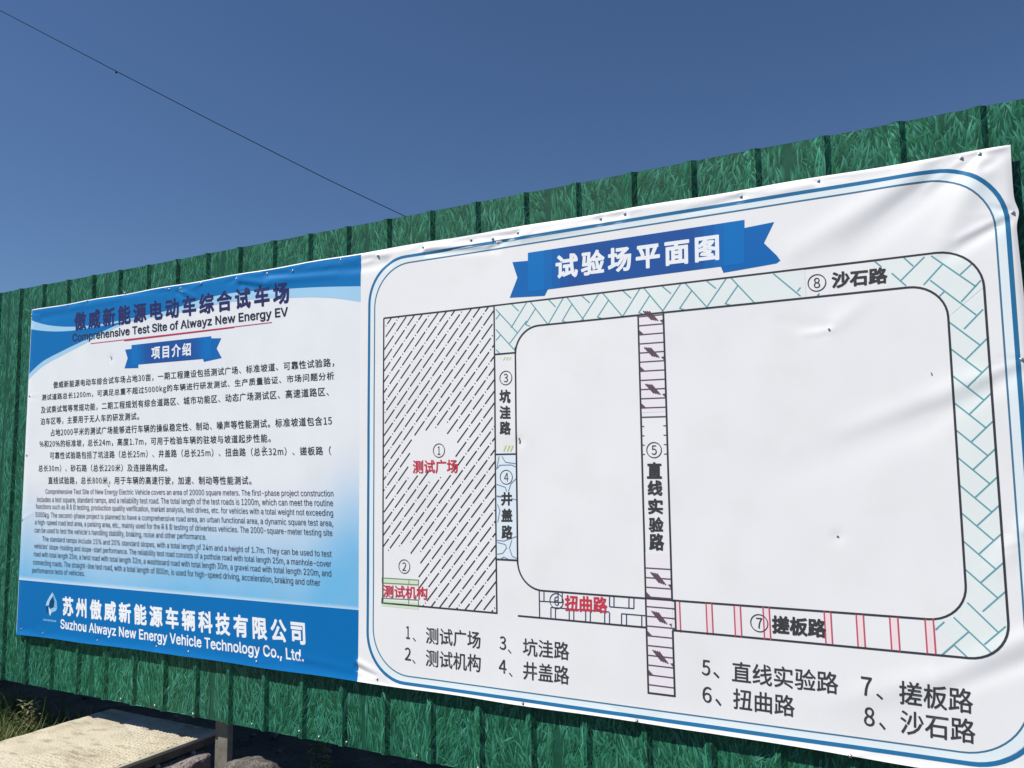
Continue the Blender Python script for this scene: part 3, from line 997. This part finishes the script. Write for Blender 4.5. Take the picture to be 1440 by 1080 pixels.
# manhole road crazing
C_cr = ink('stone_blue', S(120,142,172))
B4 = lambda x, y: P(500+x*.19444, 520+y*.19444)
for pts in (((1040,625),(1022,720)), ((1060,625),(1085,668),(1165,680)), ((1025,715),(1045,690),(1130,688),(1165,705)), ((1022,828),(1085,850),(1095,880)), ((1165,785),(1125,825),(1108,878)), ((1020,912),(1055,915))):
    a.line([B4(*p) for p in pts], 0.0040, C_cr)
for pts in (((1025,95),(1060,97)), ((1128,108),(1167,118)), ((1028,150),(1046,195),(1030,280)), ((1025,410),(1075,415),(1168,382)), ((1028,425),(1085,440),(1095,465),(1065,505),(1028,510)), ((1132,410),(1115,465),(1135,525),(1168,540)), ((1040,550),(1075,530),(1112,550))):
    a.line([B5(*p) for p in pts], 0.0040, C_cr)
# pothole road ticks
C_yg = ink('yellow_green', S(206,222,150))
for dx in (0, 26, 50):
    a.line([B4(1072+dx,590), B4(1090+dx,545)], 0.006, C_yg)
for dx in (0, 22, 44):
    a.line([B1(1122+dx,898), B1(1136+dx,872)], 0.005, ink('pale_yellow_green', S(226,230,186)))
a.done('plan_line_drawing', O3)

# plan lettering
def chip(q, r, d):
    c = P(*q)
    a.ring(c, r, 0.0030, C_line)
    return (d, c, r)
def circled(q, r, d, m=None):
    c = P(*q)
    a.ring(c, r, 0.0032, m or C_line)
    h, w = r*0.62, r*0.36
    if d == '1': w = r*0.24
    a.text(d, (c[0]-w, c[1]-h), (c[0]+w, c[1]-h), (c[0]-w, c[1]+h), m or C_line, 0.0, 3, px=False)
LABELS = [('1',(617.6,633.5),'测试广场',((580.7,666),(644.4,665.4),(580.7,647)),C_red,0.007),
          ('2',(568.6,796.6),'测试机构',((538.9,839.8),(601,843.6),(538.9,822)),C_red,0.007),
          ('6',(783,845),'扭曲路',((794.5,858.8),(854.8,862.2),(794.5,836.2)),C_red,0.010),
          ('7',(1067.8,876),'搓板路',((1085.4,890.6),(1162,897.4),(1085.4,864.6)),C_leg,0.012),
          ('8',(1148.7,397.8),'沙石路',((1169.4,406),(1248.2,398.6),(1169.4,383)),C_leg,0.012)]
for d, q, t, (bl, br, tl_), m, bo in LABELS:
    a = Art(); circled(q, 0.0295, d); a.text(t, bl, br, tl_, m, bo, 3, 0.03); a.done('road_label', O4)
def vert(d, q, chars, x0, x1, spans, dx):
    global a
    a = Art(); circled(q, 0.0290, d)
    for i, (ch, (y0, y1)) in enumerate(zip(chars, spans)):
        o_ = dx*i
        a.text(ch, (x0+o_, y1), (x1+o_, y1), (x0+o_, y0), C_leg, 0.012, 3)
    a.done('road_label', O4)
vert('3', (711.4,531.4), '坑洼路', 702.4, 718, ((547.6,566.8),(570.6,589.2),(592.3,611.2)), 0.3)
vert('4', (712.3,671), '井盖路', 705, 720.8, ((692,711.2),(715,733.6),(738.3,758)), 0.3)
vert('5', (920,632.8), '直线实验路', 910, 931, ((649.8,673),(675.3,697),(700.9,723),(727,748),(749.8,774)), 0.8)
LEG = [('1', (571.2,898), (576.4,898.6), (571.2,880)), ('测试广场', (598.9,905), (675.8,912.6), (598.9,881.4)),
       ('2', (569.4,928), (578,929), (569.4,910)), ('测试机构', (598.5,936.6), (675.8,945.4), (598.9,912.8)),
       ('3', (702.7,913), (712,914.2), (702.7,894)), ('坑洼路', (735.6,921.6), (800.8,928.6), (735.6,896.5)),
       ('4', (701.6,945.6), (712.4,947.2), (701.6,926.6)), ('井盖路', (736,955), (800.8,963), (736,929.4)),
       ('5', (987,948.7), (999,950.3), (987,927)), ('直线实验路', (1029.5,958.2), (1178.9,976.2), (1029.5,929)),
       ('6', (988,986.7), (1001,988.8), (988,964.2)), ('扭曲路', (1031,996), (1117.6,1008.2), (1031,967)),
       ('7', (1210.6,976.6), (1226,978.8), (1210.6,950.6)), ('搓板路', (1264.3,989.6), (1368.2,1004), (1264.3,956)),
       ('8', (1214.8,1019.8), (1230,1022), (1214.8,993)), ('沙石路', (1266,1031), (1371.6,1046.4), (1266,997.4))]
COMMA = ((580.3,584.9,896.5,902),(579.9,584.2,927.5,933.5),(714.3,719.4,913,919),(715.8,721,945.6,951.6),(1003,1012,944.4,953.6),(1006,1014.7,982,992.6),(1232,1242,974.8,983.4),(1236,1245.4,1015.3,1026.2))
for k, (x0, x1, y0, y1) in enumerate(COMMA):
    a = Art()
    for s, bl, br, tl_ in LEG[2*k:2*k+2]: a.text(s, bl, br, tl_, C_leg, 0.003, 3, 0.03)
    a.text('、', (x0,y1), (x1,y1), (x0,y0), C_leg, 0.0)
    a.done('legend_entry', O4)
# scuffs and small tears
C_tear = ink('scuff', S(96,92,94))
for (x, y, l, w) in ((157,504,5,0.006),(372,631,7,0.005),(153.5,684,3,0.005),(731,620,8,0.006),(1166,464,3.5,0.006),(1178,755,2.5,0.006),(277,775,3,0.005),(1310,526,4,0.003),(41.5,557,2,0.006),(37.6,640,2,0.006),(31,730.5,3,0.006)):
    a = Art(); a.line([P(x-1, y-l/2), P(x+0.6, y), P(x+0.2, y+l/2)], w, C_tear); a.done('scuff_mark', O4)

# ------------------------------------------------------------------ overhead cable
M_cable = mat('black_cable', (0.006,0.007,0.010,1), 0.9, 0.1)
pts_px = [(-260,-121,4.6),(-120,-48,5.0),(0,14.6,5.4),(82,57.5,5.7),(162.5,99.6,6.0),(300,171,6.7),(380,211.6,7.2),(460,252,7.9),(530,285.4,8.6),(575,306.6,9.1),(640,336,10),(760,388,12.5)]
cp = []
for (x, y, d) in pts_px:
    cp.append(Vector([float(q) for q in ray(x, y, d)]))
cu = bpy.data.curves.new('overhead_cable', 'CURVE')
cu.dimensions = '3D'; cu.bevel_depth = 0.0066; cu.bevel_resolution = 2
sp = cu.splines.new('POLY')
cp = [cp[0]+(cp[0]-cp[1])*6]+cp+[cp[-1]+(cp[-1]-cp[-2])*4]
sp.points.add(len(cp)-1)
for p_, c in zip(sp.points, cp): p_.co = (*c, 1)
ob = bpy.data.objects.new('tmp', cu); COL.objects.link(ob)
me = bpy.data.meshes.new_from_object(ob); bpy.data.objects.remove(ob)
me.materials.clear(); me.materials.append(M_cable)
cable = link('overhead_cable', me)
tag(cable, 'thin black cable running diagonally through the blue sky above the fence', 'cable')
kp = Vector([float(q) for q in ray(163.5, 100.5, 6.0)])
bm = bmesh.new()
bmesh.ops.create_uvsphere(bm, u_segments=8, v_segments=6, radius=0.016)
for v in bm.verts: v.co.z = v.co.z*1.5-0.018
tie = from_bm('cable_clip', bm, M_cable)
tie.location = kp
tie.parent = cable

# ------------------------------------------------------------------ cover slab beside the fence
def slab_mat():
    m = noise_mat('dusty_concrete', [(0.25, (0.33,0.285,0.205,1)), (0.5, (0.47,0.42,0.315,1)), (0.75, (0.54,0.50,0.41,1))], 4.5, rough=0.9, bump=0.35, bscale=90)
    nt = m.node_tree
    b = nt.nodes['Principled BSDF']
    src = b.inputs['Base Color'].links[0].from_socket
    tc = [n for n in nt.nodes if n.type == 'TEX_COORD'][0]
    n = nt.nodes.new('ShaderNodeTexNoise'); n.inputs['Scale'].default_value = 11; n.inputs['Detail'].default_value = 5
    mp = nt.nodes.new('ShaderNodeMapping'); mp.inputs['Scale'].default_value = (0.7, 2.2, 1); mp.inputs['Rotation'].default_value = (0, 0, 0.5)
    nt.links.new(tc.outputs['Object'], mp.inputs['Vector']); nt.links.new(mp.outputs[0], n.inputs['Vector'])
    r = nt.nodes.new('ShaderNodeValToRGB')
    r.color_ramp.elements[0].position = 0.54; r.color_ramp.elements[0].color = (0,0,0,1)
    r.color_ramp.elements[1].position = 0.72; r.color_ramp.elements[1].color = (0.8,0.8,0.8,1)
    nt.links.new(n.outputs['Fac'], r.inputs['Fac'])
    mx = nt.nodes.new('ShaderNodeMix'); mx.data_type = 'RGBA'
    nt.links.new(r.outputs['Color'], mx.inputs[0]); nt.links.new(src, mx.inputs[6]); mx.inputs[7].default_value = (0.20,0.165,0.105,1)
    nt.links.new(mx.outputs[2], b.inputs['Base Color'])
    return m
M_slab = slab_mat()
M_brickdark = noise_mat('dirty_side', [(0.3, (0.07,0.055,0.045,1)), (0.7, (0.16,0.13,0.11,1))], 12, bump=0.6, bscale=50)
SX0, SX1, SY0, SY1, SZ = -4.47, -3.557, -0.95, 0.245, 0.2
slab = empty('cover_slab', ((SX0+SX1)/2, (SY0+SY1)/2, 0))
tag(slab, 'raised beige utility cover slab with studded dusty top lying under the fence', 'cover slab')
bm = bmesh.new()
# top: fine grid with raised studs in staggered rows on the right side, worn smooth at the left
NXs, NYs = 230, 300
sg = []
for j in range(NYs+1):
    row = []
    y = SY0+(SY1-SY0)*j/NYs
    for i in range(NXs+1):
        x = SX0+(SX1-0.030-SX0)*i/NXs
        p = 0.027
        jr = math.floor(y/p)
        q_ = x/p+0.5*(jr % 2)
        hs = math.sin(math.floor(q_)*127.1+jr*311.7)*43758.5453
        h1 = hs % 1.0; h2 = (hs*7.13) % 1.0; h3 = (hs*3.71) % 1.0
        ux = q_ % 1-0.5+(h1-0.5)*0.36; uy = (y/p) % 1-0.5+(h2-0.5)*0.36
        r2 = (ux*ux+uy*uy)*(0.7+0.8*h3)/(0.45+0.9*h2)
        wear = min(1, max(0.12, (x-(SX0+0.30)+0.12*math.sin(y*9))/0.25))
        h = 0.0060*wear*math.exp(-r2/0.045)
        h += 0.0016*math.sin(x*23+y*9)*math.sin(y*31-x*7)+random.uniform(-0.0005, 0.0005)
        row.append(bm.verts.new((x, y, SZ+h)))
    sg.append(row)
for j in range(NYs):
    for i in range(NXs):
        bm.faces.new((sg[j][i], sg[j][i+1], sg[j+1][i+1], sg[j+1][i]))
# skirts
def skirt(line, z):
    lo = [bm.verts.new((v.co.x, v.co.y, z)) for v in line]
    for k in range(len(line)-1): bm.faces.new((line[k], lo[k], lo[k+1], line[k+1]))
skirt(sg[0], SZ-0.05); skirt([r_[0] for r_ in sg][::-1], SZ-0.05); skirt(sg[-1][::-1], SZ-0.05); skirt([r_[-1] for r_ in sg], SZ-0.05)
from_bm('slab_top', bm, M_slab, slab, smooth=True)
bm = bmesh.new()
add_box(bm, SX1-0.0230, SX1, SY0, SY1, SZ-0.012, SZ+0.004)
bmesh.ops.bevel(bm, geom=[e for e in bm.edges], offset=0.0015, segments=1, affect='EDGES')
from_bm('edge_trim', bm, noise_mat('trim_metal', [(0.3, (0.30,0.26,0.19,1)), (0.7, (0.45,0.41,0.33,1))], 9, rough=0.55, bump=0.1), slab)
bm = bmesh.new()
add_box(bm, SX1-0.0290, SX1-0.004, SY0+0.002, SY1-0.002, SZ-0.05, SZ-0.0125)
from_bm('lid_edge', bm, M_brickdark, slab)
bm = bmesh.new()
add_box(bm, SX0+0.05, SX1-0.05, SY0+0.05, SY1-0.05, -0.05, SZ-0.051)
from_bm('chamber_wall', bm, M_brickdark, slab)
M_peg = noise_mat('pale_peg', [(0.3, (0.30,0.25,0.23,1)), (0.7, (0.42,0.37,0.34,1))], 20, bump=0.4)
for yy in (0.055, -0.16, -0.40, -0.64):
    bm = bmesh.new()
    add_box(bm, SX1-0.012, SX1+0.008, yy, yy+0.022, 0.0, SZ-0.0515)
    bmesh.ops.bevel(bm, geom=[e for e in bm.edges], offset=0.004, segments=2, affect='EDGES')
    from_bm('support_peg', bm, M_peg, slab)

# rubble, stone -----------------------------------------------------------
M_rub = noise_mat('pinkish_rubble', [(0.3, (0.13,0.105,0.098,1)), (0.55, (0.21,0.18,0.168,1)), (0.75, (0.30,0.27,0.25,1))], 9, bump=0.9, bscale=45)
M_rock = noise_mat('rough_grey_concrete', [(0.3, (0.06,0.055,0.047,1)), (0.5, (0.13,0.118,0.10,1)), (0.72, (0.26,0.24,0.21,1))], 26, bump=1.0, bscale=70)
def rubble(name, outline, z0, z1, tilt, m, seed):
    r_ = random.Random(seed)
    bm = bmesh.new()
    n = len(outline)
    # subdivide the outline with ragged offsets
    ring_ = []
    for k in range(n):
        p, q = Vector(outline[k]), Vector(outline[(k+1) % n])
        for t in range(4):
            c = p.lerp(q, t/4)
            ring_.append((c.x+r_.uniform(-.008, .008), c.y+r_.uniform(-.008, .008)))
    cx = sum(p[0] for p in ring_)/len(ring_); cy = sum(p[1] for p in ring_)/len(ring_)
    def zt(x, y): return z1+tilt[0]*(x-cx)+tilt[1]*(y-cy)+r_.uniform(-.006, .006)
    layers = []
    lv = [bm.verts.new((x, y, z0)) for x, y in ring_]; layers.append(lv)
    layers.append([bm.verts.new((x, y, zt(x, y)-0.012)) for x, y in ring_])
    for s in (0.93, 0.66, 0.36):
        layers.append([bm.verts.new((cx+(x-cx)*s, cy+(y-cy)*s, zt(cx+(x-cx)*s, cy+(y-cy)*s))) for x, y in ring_])
    N = len(ring_)
    for A_, B_ in zip(layers, layers[1:]):
        for k in range(N): bm.faces.new((A_[k], A_[(k+1) % N], B_[(k+1) % N], B_[k]))
    c = bm.verts.new((cx, cy, zt(cx, cy)))
    for k in range(N): bm.faces.new((layers[-1][k], layers[-1][(k+1) % N], c))
    return from_bm(name, bm, m)
o = rubble('broken_concrete', [(p_.x, p_.y) for p_ in (G(x_, y_, 0.135) for x_, y_ in ((160,1110),(205,1118),(258,1082),(297,1060),(285,1051),(262,1058),(236,1066),(206,1080)))][::1], -0.03, 0.135, (0.0, 0.0), M_rub, 4)
print('rubble x', min(v.co.x for v in o.data.vertices))
tag(o, 'pinkish grey broken concrete piece on the ground beside the studded slab edge', 'concrete piece')
# rounded concrete lump under the fence
bm = bmesh.new()
bmesh.ops.create_icosphere(bm, subdivisions=5, radius=1)
rk = G(353, 1090, 0.10)
for v in bm.verts:
    d = v.co.copy()
    n_ = mnoise.fractal(d*1.7+Vector((3, 1, 5)), 1.0, 2.0, 4)*0.10+mnoise.fractal(d*9, 1.0, 2.0, 3)*0.025
    zz = d.z
    flat = 1.0 if zz < 0.55 else 1.0
    k = 1+n_
    v.co = Vector((d.x*0.170*k, d.y*0.150*k, (math.copysign(abs(d.z)**0.8, d.z))*0.10*k))
rock = from_bm('rock', bm, M_rock, smooth=True)
rock.location = (-3.115, 0.03, 0.085)
tag(rock, 'rounded rough grey stone lying in the shade right of the fence post', 'rock')

# ------------------------------------------------------------------ grass and weeds
M_grass = attr_mat('grass_blades', 0.7, 0.2)
def blade3(bm, lay, base, L, w, az, lean, curl, c, n=4):
    p = Vector(base); a_ = lean
    side = Vector((-math.sin(az), math.cos(az), 0))
    prev = None
    for i in range(n+1):
        t = i/n
        ww = w*(1-t)**0.7*0.5+0.0003
        l, r_ = bm.verts.new(p-side*ww), bm.verts.new(p+side*ww)
        if prev:
            f = bm.faces.new((prev[0], prev[1], r_, l))
            for lo in f.loops: lo[lay] = (*c, 1)
        prev = (l, r_)
        p = p+Vector((math.cos(az)*math.sin(a_), math.sin(az)*math.sin(a_), math.cos(a_)))*(L/n)
        a_ += curl/n
GC = [(0.075,0.115,0.028), (0.105,0.145,0.040), (0.055,0.095,0.024), (0.13,0.135,0.050), (0.20,0.175,0.085), (0.26,0.235,0.13)]
GW = [5, 5, 4, 3, 1.6, 0.8]
bm = bmesh.new()
lay = bm.loops.layers.float_color.new('print')
for _ in range(21000):
    x = random.uniform(-9.5, -4.48); y = random.uniform(-2.6, 0.42)
    if random.random() < 0.5: x = random.uniform(-6.2, -4.50); y = random.uniform(-0.4, 0.40)
    if y > 0.18+0.2*math.sin(x*3.1) and random.random() < 0.7: continue
    L = random.uniform(0.07, 0.21)
    if random.random() < 0.06: L *= 1.7
    blade3(bm, lay, (x, y, -0.02), L, random.uniform(0.003, 0.008), random.uniform(0, 6.283), random.uniform(0.1, 0.9), random.uniform(0, 1.4), random.choices(GC, GW)[0])
g_ = from_bm('grass', bm, M_grass)
tag(g_, 'patch of dry olive grass on the ground left of the slab', 'grass', kind='stuff')
def weed(base, h, n, label, seed, cols):
    r_ = random.Random(seed)
    bm = bmesh.new()
    lay = bm.loops.layers.float_color.new('print')
    for k in range(n):
        az = r_.uniform(0, 6.283)
        blade3(bm, lay, (base[0]+r_.uniform(-.02, .02), base[1]+r_.uniform(-.02, .02), -0.02), h*r_.uniform(0.6, 1.1), 0.006, az, r_.uniform(0.05, 0.45), r_.uniform(0.0, 0.7), r_.choice(cols), 6)
        for q in range(6):
            t = r_.uniform(0.3, 1.0)
            p = (base[0]+math.cos(az)*0.16*h*t+r_.uniform(-.03, .03), base[1]+math.sin(az)*0.16*h*t+r_.uniform(-.03, .03), h*t*0.9)
            blade3(bm, lay, p, r_.uniform(0.03, 0.07), r_.uniform(0.010, 0.020), r_.uniform(0, 6.283), r_.uniform(0.6, 1.6), r_.uniform(0.2, 1.0), r_.choice(cols), 4)
    o = from_bm('weed', bm, M_grass)
    tag(o, label, 'weed', 'weeds growing by the fence foot')
    return o
wb = G(452, 1085, 0.12)
weed((wb.x, wb.y), 0.30, 9, 'small green weed growing in the shade below the fence, right of the stone', 5, [(0.07,0.11,0.03), (0.16,0.17,0.06), (0.10,0.13,0.04)])
wb = G(40, 1015, 0.10)
weed((wb.x, wb.y), 0.24, 9, 'taller olive weed standing in the dry grass left of the slab', 6, [(0.08,0.10,0.03), (0.14,0.14,0.05), (0.22,0.20,0.10)])

# loose stones and clods in the dirt by the fence foot
bm = bmesh.new()
for _ in range(420):
    x = random.uniform(-9, 3); y = random.uniform(-0.9, 1.3)
    if SX0-0.05 < x < SX1+0.4 and y < SY1+0.05: continue
    r_ = random.uniform(0.006, 0.028)*random.choice((0.6, 1))
    res_ = bmesh.ops.create_icosphere(bm, subdivisions=2, radius=1)
    q = Vector((random.uniform(0, 9), random.uniform(0, 9), 0))
    sc = (random.uniform(0.7, 1.4), random.uniform(0.7, 1.3), random.uniform(0.45, 0.8))
    for v in res_['verts']:
        k = 1+0.35*mnoise.noise(v.co*1.6+q)
        v.co = Vector((x+v.co.x*r_*k*sc[0], y+v.co.y*r_*k*sc[1], r_*0.35+v.co.z*r_*k*sc[2]))
tag(from_bm('gravel', bm, M_rub), 'loose grey stones scattered in the dark dirt under the fence', 'gravel', kind='stuff')
